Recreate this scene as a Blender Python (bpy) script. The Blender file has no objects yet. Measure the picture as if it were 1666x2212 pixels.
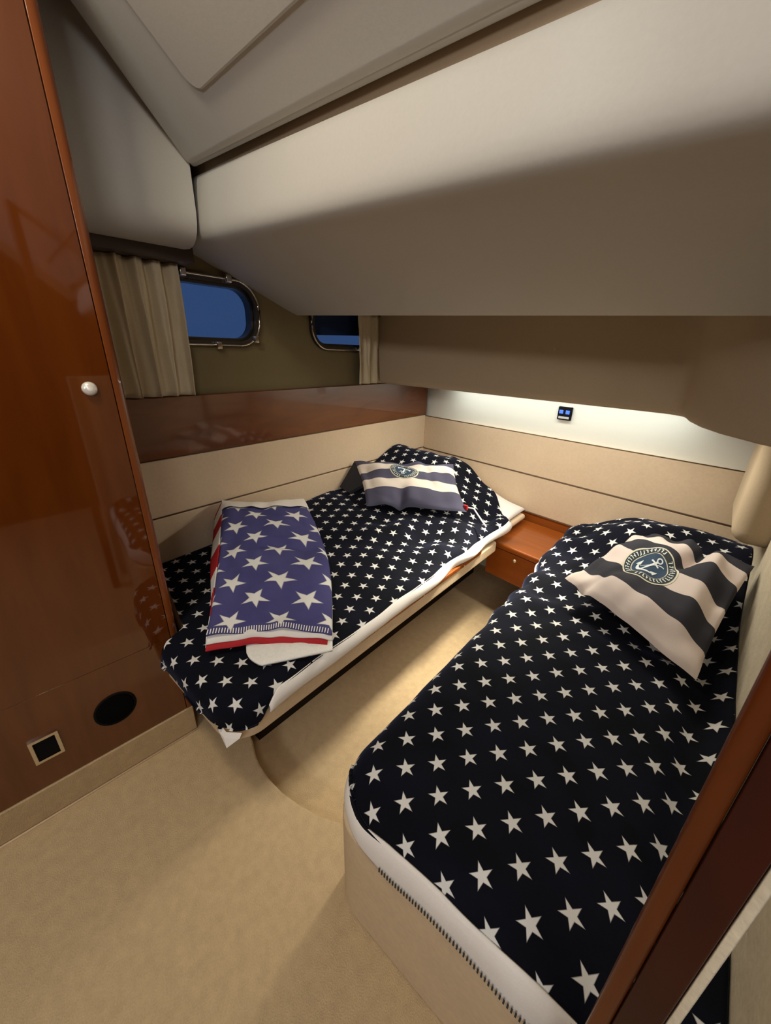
import bpy, bmesh, math, random
from mathutils import Vector, Matrix, noise
random.seed(7)
scene = bpy.context.scene
col = scene.collection
PI = math.pi

# ------------------------------------------------------------------ camera
FPX = 845.56
YAW, PITCH, ROLL = 0.84893, 0.38759, 0.02353
fw = Vector((-math.sin(YAW) * math.cos(PITCH), math.cos(YAW) * math.cos(PITCH), -math.sin(PITCH)))
r0 = Vector((math.cos(YAW), math.sin(YAW), 0))
u0 = r0.cross(fw)
rt = r0 * math.cos(ROLL) + u0 * math.sin(ROLL)
up = -r0 * math.sin(ROLL) + u0 * math.cos(ROLL)
cam_d = bpy.data.cameras.new('camera')
cam = bpy.data.objects.new('camera', cam_d)
col.objects.link(cam)
cam_d.sensor_fit = 'HORIZONTAL'
cam_d.sensor_width = 36
cam_d.lens = FPX / 1666 * 36
cam_d.clip_start = 0.01
cam.matrix_world = Matrix(((rt.x, up.x, -fw.x, 0), (rt.y, up.y, -fw.y, 0), (rt.z, up.z, -fw.z, 1.2), (0, 0, 0, 1)))
scene.camera = cam

# ------------------------------------------------------------------ world, lights, exposure
world = bpy.data.worlds.new('dusk')
scene.world = world
world.use_nodes = True
bg = world.node_tree.nodes['Background']
bg.inputs[0].default_value = (0.030, 0.062, 0.150, 1)
bg.inputs[1].default_value = 1.0
scene.view_settings.view_transform = 'Standard'
scene.view_settings.look = 'None'
scene.view_settings.exposure = 0.0
scene.view_settings.gamma = 1.0
scene.view_settings.use_curve_mapping = False


def area_light(name, loc, target, sx, sy, power, color, spread=PI):
    d = bpy.data.lights.new(name, 'AREA')
    d.shape = 'RECTANGLE'
    d.size, d.size_y, d.energy, d.color, d.spread = sx, sy, power, color, spread
    o = bpy.data.objects.new(name, d)
    col.objects.link(o)
    o.location = loc
    o.rotation_euler = (Vector(target) - Vector(loc)).to_track_quat('-Z', 'Y').to_euler()
    return o


# ceiling downlights of the entrance and an added corridor fill, behind the photographer
area_light('ceiling_lamp_light', (-0.70, -0.22, 2.03), (-0.85, -0.10, 0.0), 0.16, 0.16, 7.5, (1.0, 0.87, 0.64))
area_light('corridor_fill_light', (0.70, -2.20, 2.00), (-0.4, 0.5, 1.2), 1.00, 0.40, 30.0, (1.0, 0.99, 0.99))  # added fill lamp far behind the camera, lifts the whole cabin
area_light('entrance_lamp_light', (0.62, -0.50, 2.00), (-0.9, 0.7, 0.7), 0.40, 0.40, 8.5, (1.0, 0.97, 0.96))
# led strip tucked under the overhead locker, washing the headboard wall
area_light('headboard_led_light', (-1.00, 1.92, 1.025), (-1.00, 1.985, 0.70), 1.25, 0.03, 2.0, (0.92, 1.0, 0.97))
area_light('soffit_fill_light', (-0.86, 1.535, 1.028), (-0.86, 1.42, 0.0), 1.20, 0.06, 7.8, (1.0, 0.94, 0.80))  # added fill strip at the soffit front, brightens side walls and berths

area_light('footwell_fill_light', (-0.80, 1.56, 1.026), (-0.80, 1.00, 0.0), 0.10, 0.06, 5.0, (1.0, 0.93, 0.76), 1.25)  # added lamp under the soffit to brighten the footwell carpet

# ------------------------------------------------------------------ local frame of the hull: s to the right, t to the headboard
A = -0.152675
UU = Vector((math.cos(A), -math.sin(A), 0))
VV = Vector((math.sin(A), math.cos(A), 0))
S_LEFT, S_RIGHT = -1.543, 0.203


def L(s, t, z):
    p = UU * s + VV * t
    return Vector((p.x, p.y, z))


def t_head(s):          # t of the headboard plane (y = 2) at this s
    return (2.0 - UU.y * s) / VV.y


# ------------------------------------------------------------------ materials
def nodes_of(m):
    m.use_nodes = True
    nt = m.node_tree
    return nt, nt.nodes, nt.links, nt.nodes['Principled BSDF']


def fabric(name, color, var=0.08, rough=0.85, scale=60, bump=0.15, sheen=0.0, blotch=6):
    m = bpy.data.materials.new(name)
    nt, n, l, b = nodes_of(m)
    tc = n.new('ShaderNodeTexCoord')
    n1 = n.new('ShaderNodeTexNoise'); n1.inputs['Scale'].default_value = blotch; n1.inputs['Detail'].default_value = 4
    n2 = n.new('ShaderNodeTexNoise'); n2.inputs['Scale'].default_value = scale; n2.inputs['Detail'].default_value = 3
    l.new(tc.outputs['Object'], n1.inputs['Vector']); l.new(tc.outputs['Object'], n2.inputs['Vector'])
    add = n.new('ShaderNodeMath'); add.operation = 'ADD'
    l.new(n1.outputs[0], add.inputs[0]); l.new(n2.outputs[0], add.inputs[1])
    rp = n.new('ShaderNodeValToRGB')
    rp.color_ramp.elements[0].position = 0.6; rp.color_ramp.elements[1].position = 1.4
    rp.color_ramp.elements[0].color = tuple(c * (1 - var) for c in color) + (1,)
    rp.color_ramp.elements[1].color = tuple(min(1, c * (1 + var)) for c in color) + (1,)
    mp = n.new('ShaderNodeMapRange'); mp.inputs[1].default_value = 0.6; mp.inputs[2].default_value = 1.4
    rp.color_ramp.elements[0].position = 0.0; rp.color_ramp.elements[1].position = 1.0
    l.new(add.outputs[0], mp.inputs[0]); l.new(mp.outputs[0], rp.inputs[0])
    l.new(rp.outputs[0], b.inputs['Base Color'])
    b.inputs['Roughness'].default_value = rough
    b.inputs['Sheen Weight'].default_value = sheen
    b.inputs['Specular IOR Level'].default_value = 0.25
    bp = n.new('ShaderNodeBump'); bp.inputs['Strength'].default_value = bump; bp.inputs['Distance'].default_value = 0.003
    l.new(n2.outputs[0], bp.inputs['Height']); l.new(bp.outputs[0], b.inputs['Normal'])
    return m


def wood(name, c1, c2, rough=0.12, coat=0.6, axis=2, scale=3.0, crough=0.04, spec=0.3):
    m = bpy.data.materials.new(name)
    nt, n, l, b = nodes_of(m)
    tc = n.new('ShaderNodeTexCoord')
    mp = n.new('ShaderNodeMapping')
    sc = [7.0, 7.0, 7.0]; sc[axis] = 1.1
    mp.inputs['Scale'].default_value = sc
    l.new(tc.outputs['Object'], mp.inputs['Vector'])
    n1 = n.new('ShaderNodeTexNoise'); n1.inputs['Scale'].default_value = scale; n1.inputs['Detail'].default_value = 6
    n1.inputs['Distortion'].default_value = 0.6
    l.new(mp.outputs[0], n1.inputs['Vector'])
    rp = n.new('ShaderNodeValToRGB')
    rp.color_ramp.elements[0].position = 0.3; rp.color_ramp.elements[1].position = 0.72
    rp.color_ramp.elements[0].color = c1 + (1,); rp.color_ramp.elements[1].color = c2 + (1,)
    l.new(n1.outputs[0], rp.inputs[0]); l.new(rp.outputs[0], b.inputs['Base Color'])
    b.inputs['Roughness'].default_value = rough
    b.inputs['Coat Weight'].default_value = coat
    b.inputs['Coat Roughness'].default_value = crough
    b.inputs['Specular IOR Level'].default_value = spec
    return m


def plain(name, color, rough=0.5, metal=0.0, emit=None, strength=0.0):
    m = bpy.data.materials.new(name)
    nt, n, l, b = nodes_of(m)
    ns = n.new('ShaderNodeTexNoise'); ns.inputs['Scale'].default_value = 40
    tc = n.new('ShaderNodeTexCoord'); l.new(tc.outputs['Object'], ns.inputs['Vector'])
    rp = n.new('ShaderNodeValToRGB')
    rp.color_ramp.elements[0].color = tuple(c * 0.94 for c in color) + (1,)
    rp.color_ramp.elements[1].color = tuple(min(1, c * 1.06) for c in color) + (1,)
    l.new(ns.outputs[0], rp.inputs[0]); l.new(rp.outputs[0], b.inputs['Base Color'])
    b.inputs['Roughness'].default_value = rough
    b.inputs['Metallic'].default_value = metal
    if emit:
        b.inputs['Emission Color'].default_value = emit + (1,)
        b.inputs['Emission Strength'].default_value = strength
    return m


def star_group():
    g = bpy.data.node_groups.new('star_mask', 'ShaderNodeTree')
    g.interface.new_socket('Vector', in_out='INPUT', socket_type='NodeSocketVector')
    g.interface.new_socket('Pitch X', in_out='INPUT', socket_type='NodeSocketFloat')
    g.interface.new_socket('Pitch Y', in_out='INPUT', socket_type='NodeSocketFloat')
    g.interface.new_socket('Radius', in_out='INPUT', socket_type='NodeSocketFloat')
    g.interface.new_socket('Turn', in_out='INPUT', socket_type='NodeSocketFloat')
    g.interface.new_socket('Mask', in_out='OUTPUT', socket_type='NodeSocketFloat')
    n, l = g.nodes, g.links
    gi = n.new('NodeGroupInput'); go = n.new('NodeGroupOutput')

    def M(op, a, b=None, c=None):
        k = n.new('ShaderNodeMath'); k.operation = op
        for i, v in enumerate((a, b, c)):
            if v is None: continue
            if isinstance(v, (int, float)): k.inputs[i].default_value = v
            else: l.new(v, k.inputs[i])
        return k.outputs[0]
    sp = n.new('ShaderNodeSeparateXYZ'); l.new(gi.outputs['Vector'], sp.inputs[0])
    px, py, R, turn = gi.outputs['Pitch X'], gi.outputs['Pitch Y'], gi.outputs['Radius'], gi.outputs['Turn']

    def cell(v, p):
        return M('SUBTRACT', M('FLOORED_MODULO', M('ADD', v, M('MULTIPLY', p, 0.5)), p), M('MULTIPLY', p, 0.5))
    x, y = cell(sp.outputs[0], px), cell(sp.outputs[1], py)
    ang = M('ADD', M('ARCTAN2', x, y), turn)
    rad = M('SQRT', M('ADD', M('MULTIPLY', x, x), M('MULTIPLY', y, y)))
    k = 2 * PI / 5
    f = M('ABSOLUTE', M('SUBTRACT', M('FLOORED_MODULO', M('ADD', ang, k / 2), k), k / 2))
    fx = M('DIVIDE', M('MULTIPLY', rad, M('COSINE', f)), R)
    fy = M('DIVIDE', M('MULTIPLY', rad, M('SINE', f)), R)
    ri = 0.385
    ix, iy = ri * math.cos(PI / 5), ri * math.sin(PI / 5)
    nx, ny = iy, 1 - ix       # outward normal of the line (1,0)-(ix,iy)
    ln = math.hypot(nx, ny); nx /= ln; ny /= ln
    d = M('ADD', M('MULTIPLY', M('SUBTRACT', fx, 1.0), nx), M('MULTIPLY', fy, ny))
    mk = M('SUBTRACT', 0.5, M('MULTIPLY', d, 14.0)); 
    cl = n.new('ShaderNodeClamp'); l.new(mk, cl.inputs[0])
    l.new(cl.outputs[0], go.inputs[0])
    return g


STAR = star_group()


def star_cloth(name, ground, ground_hi, starcol, px, py, radius, rot, phase, turn, sheen=0.3, rough=0.9, sheen_tint=(0.3, 0.38, 0.8)):
    m = bpy.data.materials.new(name)
    nt, n, l, b = nodes_of(m)
    uv = n.new('ShaderNodeUVMap'); uv.uv_map = 'UVMap'
    sub = n.new('ShaderNodeVectorMath'); sub.operation = 'SUBTRACT'; sub.inputs[1].default_value = (phase[0], phase[1], 0)
    l.new(uv.outputs[0], sub.inputs[0])
    ro = n.new('ShaderNodeVectorRotate'); ro.rotation_type = 'Z_AXIS'; ro.inputs['Angle'].default_value = rot
    l.new(sub.outputs[0], ro.inputs['Vector'])
    outs = []
    for off in ((0, 0, 0), (px / 2, py / 2, 0)):
        ad = n.new('ShaderNodeVectorMath'); ad.operation = 'ADD'; ad.inputs[1].default_value = off
        l.new(ro.outputs[0], ad.inputs[0])
        g = n.new('ShaderNodeGroup'); g.node_tree = STAR
        l.new(ad.outputs[0], g.inputs['Vector'])
        g.inputs['Pitch X'].default_value = px; g.inputs['Pitch Y'].default_value = py
        g.inputs['Radius'].default_value = radius; g.inputs['Turn'].default_value = turn
        outs.append(g.outputs[0])
    mx = n.new('ShaderNodeMath'); mx.operation = 'MAXIMUM'
    l.new(outs[0], mx.inputs[0]); l.new(outs[1], mx.inputs[1])
    tc = n.new('ShaderNodeTexCoord')
    ns = n.new('ShaderNodeTexNoise'); ns.inputs['Scale'].default_value = 9; ns.inputs['Detail'].default_value = 5
    l.new(tc.outputs['Object'], ns.inputs['Vector'])
    gr = n.new('ShaderNodeValToRGB')
    gr.color_ramp.elements[0].position = 0.35; gr.color_ramp.elements[1].position = 0.7
    gr.color_ramp.elements[0].color = ground + (1,); gr.color_ramp.elements[1].color = ground_hi + (1,)
    l.new(ns.outputs[0], gr.inputs[0])
    mix = n.new('ShaderNodeMix'); mix.data_type = 'RGBA'
    l.new(mx.outputs[0], mix.inputs['Factor'])
    l.new(gr.outputs[0], mix.inputs[6]); mix.inputs[7].default_value = starcol + (1,)
    l.new(mix.outputs[2], b.inputs['Base Color'])
    b.inputs['Roughness'].default_value = rough
    b.inputs['Specular IOR Level'].default_value = 0.1
    sh = n.new('ShaderNodeMath'); sh.operation = 'MULTIPLY_ADD'
    l.new(mx.outputs[0], sh.inputs[0]); sh.inputs[1].default_value = -sheen; sh.inputs[2].default_value = sheen
    l.new(sh.outputs[0], b.inputs['Sheen Weight'])
    b.inputs['Sheen Tint'].default_value = sheen_tint + (1,)
    b.inputs['Sheen Roughness'].default_value = 0.35
    n2 = n.new('ShaderNodeTexNoise'); n2.inputs['Scale'].default_value = 260
    l.new(tc.outputs['Object'], n2.inputs['Vector'])
    bp = n.new('ShaderNodeBump'); bp.inputs['Strength'].default_value = 0.12; bp.inputs['Distance'].default_value = 0.002
    l.new(n2.outputs[0], bp.inputs['Height']); l.new(bp.outputs[0], b.inputs['Normal'])
    return m


def striped_cloth(name, bands, colors, axis='V'):
    """bands: list of (start position, colour index)"""
    m = bpy.data.materials.new(name)
    nt, n, l, b = nodes_of(m)
    uv = n.new('ShaderNodeUVMap'); uv.uv_map = 'UVMap'
    sp = n.new('ShaderNodeSeparateXYZ'); l.new(uv.outputs[0], sp.inputs[0])
    rp = n.new('ShaderNodeValToRGB'); rp.color_ramp.interpolation = 'CONSTANT'
    els = rp.color_ramp.elements
    els[0].position = 0.0; els[0].color = colors[bands[0][1]] + (1,)
    els[1].position = bands[1][0]; els[1].color = colors[bands[1][1]] + (1,)
    for p, c in bands[2:]:
        e = els.new(p); e.color = colors[c] + (1,)
    l.new(sp.outputs[1 if axis == 'V' else 0], rp.inputs[0])
    tc = n.new('ShaderNodeTexCoord')
    ns = n.new('ShaderNodeTexNoise'); ns.inputs['Scale'].default_value = 400; ns.inputs['Detail'].default_value = 2
    l.new(tc.outputs['Object'], ns.inputs['Vector'])
    l.new(rp.outputs[0], b.inputs['Base Color'])
    b.inputs['Roughness'].default_value = 0.85
    b.inputs['Specular IOR Level'].default_value = 0.15
    bp = n.new('ShaderNodeBump'); bp.inputs['Strength'].default_value = 0.2; bp.inputs['Distance'].default_value = 0.001
    l.new(ns.outputs[0], bp.inputs['Height']); l.new(bp.outputs[0], b.inputs['Normal'])
    return m


def glass(name):
    m = bpy.data.materials.new(name)
    nt, n, l, b = nodes_of(m)
    b.inputs['Base Color'].default_value = (0.85, 0.92, 1.0, 1)
    b.inputs['Transmission Weight'].default_value = 1.0
    b.inputs['Roughness'].default_value = 0.02
    b.inputs['IOR'].default_value = 1.2
    return m


M = {}
M['liner'] = fabric('cream_vinyl_liner', (0.56, 0.54, 0.50), 0.03, 0.55, 180, 0.05, blotch=2)
M['liner2'] = fabric('beige_suede_liner', (0.48, 0.375, 0.25), 0.04, 0.8, 180, 0.08, blotch=2)
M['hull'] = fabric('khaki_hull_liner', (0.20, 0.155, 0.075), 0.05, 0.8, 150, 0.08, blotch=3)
M['suede'] = fabric('tan_suede_upholstery', (0.66, 0.50, 0.34), 0.07, 0.8, 90, 0.08, blotch=5)
M['suede_base'] = fabric('tan_suede_bed_base', (0.60, 0.46, 0.30), 0.10, 0.8, 90, 0.08, blotch=9)
M['white_liner'] = fabric('off_white_wall_liner', (0.74, 0.71, 0.62), 0.02, 0.6, 180, 0.04, blotch=2)
M['carpet'] = fabric('tan_cut_pile_carpet', (0.50, 0.37, 0.215), 0.13, 0.95, 330, 0.6, blotch=40)
M['carpet2'] = fabric('ribbed_tan_carpet', (0.46, 0.335, 0.19), 0.13, 0.95, 330, 0.6, blotch=40)
M['weave'] = fabric('cream_woven_panel', (0.62, 0.54, 0.40), 0.12, 0.8, 120, 0.3, blotch=25)
M['wood'] = wood('varnished_cherry', (0.092, 0.020, 0.002), (0.118, 0.028, 0.003), 0.25, 1.0, 2, spec=0.1)
M['wood'].node_tree.nodes['Principled BSDF'].inputs['Coat IOR'].default_value = 1.75
M['wood_h'] = wood('varnished_cherry_horizontal', (0.115, 0.032, 0.008), (0.165, 0.048, 0.011), 0.20, 0.7, 1, crough=0.06)
M['wood_n'] = wood('varnished_cherry_bright', (0.25, 0.060, 0.009), (0.31, 0.080, 0.012), 0.25, 0.4, 0)
M['wood_dark'] = wood('dark_mahogany', (0.026, 0.006, 0.004), (0.05, 0.009, 0.005), 0.22, 0.12, 2, spec=0.12)
M['wood_edge'] = wood('cherry_edge_moulding', (0.16, 0.040, 0.008), (0.20, 0.054, 0.011), 0.25, 0.4, 2)
M['wood_post'] = wood('dark_cherry_post_edge', (0.09, 0.020, 0.004), (0.12, 0.028, 0.005), 0.3, 0.2, 2, spec=0.15)
M['piping'] = plain('brown_piping', (0.13, 0.075, 0.035), 0.7)
M['recess'] = fabric('shade_brown_recess_fabric', (0.36, 0.265, 0.17), 0.04, 0.8, 150, 0.05, blotch=3)  # brown stands for the shade in the gap over the soffit
M['pelmet'] = plain('dark_pelmet', (0.05, 0.03, 0.02), 0.5)
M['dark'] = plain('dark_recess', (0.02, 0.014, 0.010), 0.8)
M['white'] = fabric('white_cotton', (0.78, 0.74, 0.70), 0.03, 0.85, 300, 0.1)
M['fleece'] = fabric('white_fleece', (0.80, 0.78, 0.74), 0.06, 0.95, 140, 0.6, blotch=90)
M['curtain'] = fabric('cream_curtain_cloth', (0.66, 0.56, 0.38), 0.06, 0.85, 200, 0.1, blotch=10)
M['chrome'] = plain('polished_chrome', (0.80, 0.76, 0.70), 0.12, 1.0)
M['chrome_dark'] = plain('dark_steel_frame', (0.10, 0.09, 0.08), 0.25, 0.8)
M['black'] = plain('black_plastic', (0.006, 0.006, 0.007), 0.6)
M['navy_shade'] = plain('dark_blue_shade', (0.02, 0.035, 0.09), 0.6)
M['mesh'] = plain('black_grille', (0.002, 0.002, 0.0022), 0.9)
M['glass'] = glass('window_glass')
for k_ in ('black', 'mesh', 'dark', 'navy_shade'):
    M[k_].node_tree.nodes['Principled BSDF'].inputs['Specular IOR Level'].default_value = 0.05
M['knob'] = plain('white_metal_button', (0.80, 0.76, 0.72), 0.3, 0.3)
M['brass'] = plain('pale_brass', (0.80, 0.66, 0.42), 0.25, 0.8)
M['usb_led'] = plain('blue_usb_port', (0.05, 0.12, 0.6), 0.4, 0.0, (0.05, 0.15, 0.9), 0.9)
M['grey_print'] = plain('grey_print', (0.45, 0.43, 0.42), 0.6)
M['led'] = plain('led_diffuser', (0.9, 0.9, 0.85), 0.5, 0.0, (0.95, 1.0, 0.9), 6.0)
M['led_warm'] = plain('lamp_diffuser', (0.9, 0.85, 0.75), 0.5, 0.0, (1.0, 0.85, 0.65), 6.0)
M['red'] = fabric('red_cotton', (0.42, 0.022, 0.028), 0.08, 0.9, 200, 0.2)
M['emb_navy'] = fabric('emblem_navy', (0.030, 0.055, 0.095), 0.15, 0.9, 200, 0.1, blotch=20)
M['emb_dark'] = fabric('emblem_charcoal', (0.035, 0.04, 0.042), 0.1, 0.9, 200, 0.1)
M['emb_cream'] = fabric('emblem_cream', (0.60, 0.58, 0.45), 0.06, 0.9, 200, 0.1)
M['emb_white'] = fabric('emblem_pale_grey', (0.62, 0.66, 0.66), 0.05, 0.9, 200, 0.1)
NAVY, NAVY_HI, STARC = (0.0028, 0.0031, 0.0052), (0.0045, 0.0053, 0.012), (0.66, 0.65, 0.63)
M['stars_r'] = star_cloth('navy_star_fleece', NAVY, NAVY_HI, STARC, 0.0815, 0.104, 0.0194, 0.05, (-0.098, 0.489), -0.42, sheen=0.13)
M['stars_l'] = star_cloth('navy_star_fleece_turned', NAVY, NAVY_HI, STARC, 0.0815, 0.104, 0.0196, 0.25, (-0.904, 0.893), -0.95, sheen=0.13)
M['stars_b'] = star_cloth('blue_star_blanket', (0.060, 0.058, 0.175), (0.078, 0.074, 0.205), (0.74, 0.73, 0.70), 0.150, 0.185, 0.046, 0.0, (0.06, 0.05), PI + 0.1, sheen=0.05, sheen_tint=(0.6, 0.6, 1))
WHITEC, CHAR = (0.62, 0.53, 0.48), (0.034, 0.034, 0.042)
M['stripe_r'] = striped_cloth('striped_cushion_cloth', [(0, 0), (0.17, 1), (0.36, 0), (0.53, 1), (0.70, 0), (0.87, 1)], (WHITEC, CHAR))
M['stripe_l'] = striped_cloth('striped_cushion_cloth_turned', [(0, 1), (0.30, 0), (0.50, 1), (0.68, 0), (0.87, 1)], ((0.66, 0.58, 0.50), (0.075, 0.072, 0.11)))
M['cushion_back'] = fabric('charcoal_cushion_back', (0.03, 0.03, 0.036), 0.1, 0.9, 200, 0.1)
M['stripe_red'] = striped_cloth('red_white_blanket_stripes', [(0, 1), (0.10, 0), (0.26, 1), (0.40, 0), (0.58, 1), (0.74, 0), (0.86, 1), (0.97, 0)], ((0.40, 0.02, 0.025), (0.72, 0.70, 0.66)), axis='U')


# ------------------------------------------------------------------ mesh helpers
WL = {}


def wloc(o):
    return WL.get(o.name, Vector((0, 0, 0)))


def empty(name, loc, label=None, cat=None, group=None):
    o = bpy.data.objects.new(name, None)
    col.objects.link(o)
    o.empty_display_size = 0.05
    o.location = loc
    WL[o.name] = Vector(loc)
    tag(o, label, cat, group)
    return o


def tag(o, label=None, cat=None, group=None, kind=None):
    if label: o['label'] = label
    if cat: o['category'] = cat
    if group: o['group'] = group
    if kind: o['kind'] = kind
    return o


def mk(name, verts, faces, mat, parent=None, smooth=False, uvs=None):
    me = bpy.data.meshes.new(name)
    me.from_pydata([tuple(v) for v in verts], [], faces)
    if uvs is not None:
        lay = me.uv_layers.new(name='UVMap')
        for lp in me.loops:
            lay.data[lp.index].uv = uvs[lp.vertex_index]
    me.materials.append(mat)
    if smooth:
        me.polygons.foreach_set('use_smooth', [True] * len(me.polygons))
    me.update()
    o = bpy.data.objects.new(name, me)
    col.objects.link(o)
    return attach(o, parent)


def attach(o, parent):
    if parent is not None:
        o.parent = parent
        o.location = -wloc(parent)
        WL[o.name] = Vector((0, 0, 0))
    return o


def from_bm(name, bm, mat, parent=None, smooth=False):
    me = bpy.data.meshes.new(name)
    bmesh.ops.recalc_face_normals(bm, faces=bm.faces)
    bm.to_mesh(me); bm.free()
    me.materials.append(mat)
    if smooth:
        me.polygons.foreach_set('use_smooth', [True] * len(me.polygons))
        me.set_sharp_from_angle(angle=math.radians(50))
    o = bpy.data.objects.new(name, me)
    if smooth:
        wn = o.modifiers.new('weighted_normals', 'WEIGHTED_NORMAL'); wn.weight = 100; wn.keep_sharp = True
    col.objects.link(o)
    return attach(o, parent)


def prism(name, poly, h0, h1, fn, mat, parent=None, bevel=0.0, seg=3, smooth=True):
    """poly: 2d points, extruded from h0 to h1; fn(a,b,h) -> world point"""
    bm = bmesh.new()
    lo = [bm.verts.new(fn(a, b, h0)) for a, b in poly]
    hi = [bm.verts.new(fn(a, b, h1)) for a, b in poly]
    k = len(poly)
    bm.faces.new(lo[::-1]); bm.faces.new(hi)
    for i in range(k):
        bm.faces.new((lo[i], lo[(i + 1) % k], hi[(i + 1) % k], hi[i]))
    bmesh.ops.recalc_face_normals(bm, faces=bm.faces)
    if bevel > 0:
        ed = [e for e in bm.edges if e.calc_face_angle(0) > 0.6]
        bmesh.ops.bevel(bm, geom=ed, offset=bevel, segments=seg, profile=0.5, affect='EDGES', clamp_overlap=True)
    return from_bm(name, bm, mat, parent, smooth)


def box(name, a0, a1, b0, b1, z0, z1, fn, mat, parent=None, bevel=0.0, seg=3):
    return prism(name, [(a0, b0), (a1, b0), (a1, b1), (a0, b1)], z0, z1, fn, mat, parent, bevel, seg)


def XYZ(a, b, c):
    return Vector((a, b, c))


def round_poly(pts, radii, seg=8):
    out = []
    k = len(pts)
    for i in range(k):
        p, a, b = Vector(pts[i]), Vector(pts[i - 1]), Vector(pts[(i + 1) % k])
        r = radii[i]
        if r <= 0:
            out.append(tuple(p)); continue
        da, db = (a - p).normalized(), (b - p).normalized()
        ang = da.angle(db)
        d = r / math.tan(ang / 2)
        c = p + (da + db).normalized() * (r / math.sin(ang / 2))
        s0, s1 = p + da * d - c, p + db * d - c
        a0 = math.atan2(s0.y, s0.x); a1 = math.atan2(s1.y, s1.x)
        dd = (a1 - a0 + PI) % (2 * PI) - PI
        for j in range(seg + 1):
            q = a0 + dd * j / seg
            out.append((c.x + r * math.cos(q), c.y + r * math.sin(q)))
    return out


def grid(name, fn, nu, nv, mat, parent=None, uvfn=None, smooth=True):
    vs, fs, uv = [], [], []
    for j in range(nv + 1):
        for i in range(nu + 1):
            a, b = i / nu, j / nv
            vs.append(fn(a, b)); uv.append(uvfn(a, b) if uvfn else (a, b))
    for j in range(nv):
        for i in range(nu):
            k = j * (nu + 1) + i
            fs.append((k, k + 1, k + nu + 2, k + nu + 1))
    return mk(name, vs, fs, mat, parent, smooth, uv)


def tube(name, pts, rad, mat, parent=None, seg=8, closed=False):
    vs, fs = [], []
    n = len(pts)
    pts = [Vector(p) for p in pts]
    for i, p in enumerate(pts):
        a = pts[(i - 1) % n] if (closed or i > 0) else p
        b = pts[(i + 1) % n] if (closed or i < n - 1) else p
        d = (b - a).normalized()
        x = d.cross(Vector((0, 0, 1)))
        if x.length < 1e-3: x = d.cross(Vector((1, 0, 0)))
        x.normalize(); y = d.cross(x)
        for k in range(seg):
            q = 2 * PI * k / seg
            vs.append(p + x * (rad * math.cos(q)) + y * (rad * math.sin(q)))
    m = n if closed else n - 1
    for i in range(m):
        for k in range(seg):
            i2 = (i + 1) % n
            fs.append((i * seg + k, i * seg + (k + 1) % seg, i2 * seg + (k + 1) % seg, i2 * seg + k))
    if not closed:
        fs.append(tuple(range(seg))[::-1]); fs.append(tuple((n - 1) * seg + k for k in range(seg)))
    return mk(name, vs, fs, mat, parent, True)


def lathe(name, prof, origin, axis, mat, parent=None, seg=24):
    """prof: (radius, height) along axis"""
    ax = Vector(axis).normalized()
    x = ax.cross(Vector((0, 0, 1)))
    if x.length < 1e-3: x = Vector((1, 0, 0))
    x.normalize(); y = ax.cross(x)
    o = Vector(origin)
    vs, fs = [], []
    for r, h in prof:
        for k in range(seg):
            q = 2 * PI * k / seg
            vs.append(o + ax * h + x * (r * math.cos(q)) + y * (r * math.sin(q)))
    for i in range(len(prof) - 1):
        for k in range(seg):
            fs.append((i * seg + k, i * seg + (k + 1) % seg, (i + 1) * seg + (k + 1) % seg, (i + 1) * seg + k))
    fs.append(tuple(range(seg))[::-1]); fs.append(tuple((len(prof) - 1) * seg + k for k in range(seg)))
    return mk(name, vs, fs, mat, parent, True)


def sm(x, a, b):
    t = max(0.0, min(1.0, (x - a) / (b - a)))
    return t * t * (3 - 2 * t)


def nz(x, y, z=0.0):
    return noise.noise(Vector((x, y, z)))


# ================================================================== SETTING
# ------------------------------------------------------------------ floor
ZF = -0.10
step = [(-1.60, 0.52), (-1.10, 0.48), (-0.908, 0.428), (-0.86, 0.408), (-0.82, 0.398), (-0.76, 0.392), (-0.70, 0.394), (-0.64, 0.405), (-0.57, 0.425), (-0.48, 0.465), (-0.38, 0.53), (0.25, 0.62)]
prism('floor', [(-1.75, -3.2), (2.1, -3.2), (2.1, 0.62)] + step[::-1] + [(-1.75, 0.52)], -0.16, 0.0, L, M['carpet'], None, 0.008, 3)['kind'] = 'structure'
bpy.data.objects['floor']['label'] = 'tan carpeted floor of the entrance with a curved step edge'
fl2 = box('floor', -1.75, 0.4, 0.30, 2.45, -0.20, ZF, L, M['carpet']); fl2['kind'] = 'structure'
fl2['label'] = 'lower tan carpeted footwell between the two berths'

# ------------------------------------------------------------------ hull side with ports
HW = S_LEFT - 0.03
wl = empty('wall_left', L(S_LEFT, 1.3, 0)); wl['kind'] = 'structure'


def rr(t0, t1, z0, z1, r, seg=8):
    return round_poly([(t0, z0), (t1, z0), (t1, z1), (t0, z1)], [r] * 4, seg)


ports = [(0.53, 1.015, 1.222, 1.432, 0.085), (1.312, 1.78, 1.216, 1.426, 0.085)]
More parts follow.
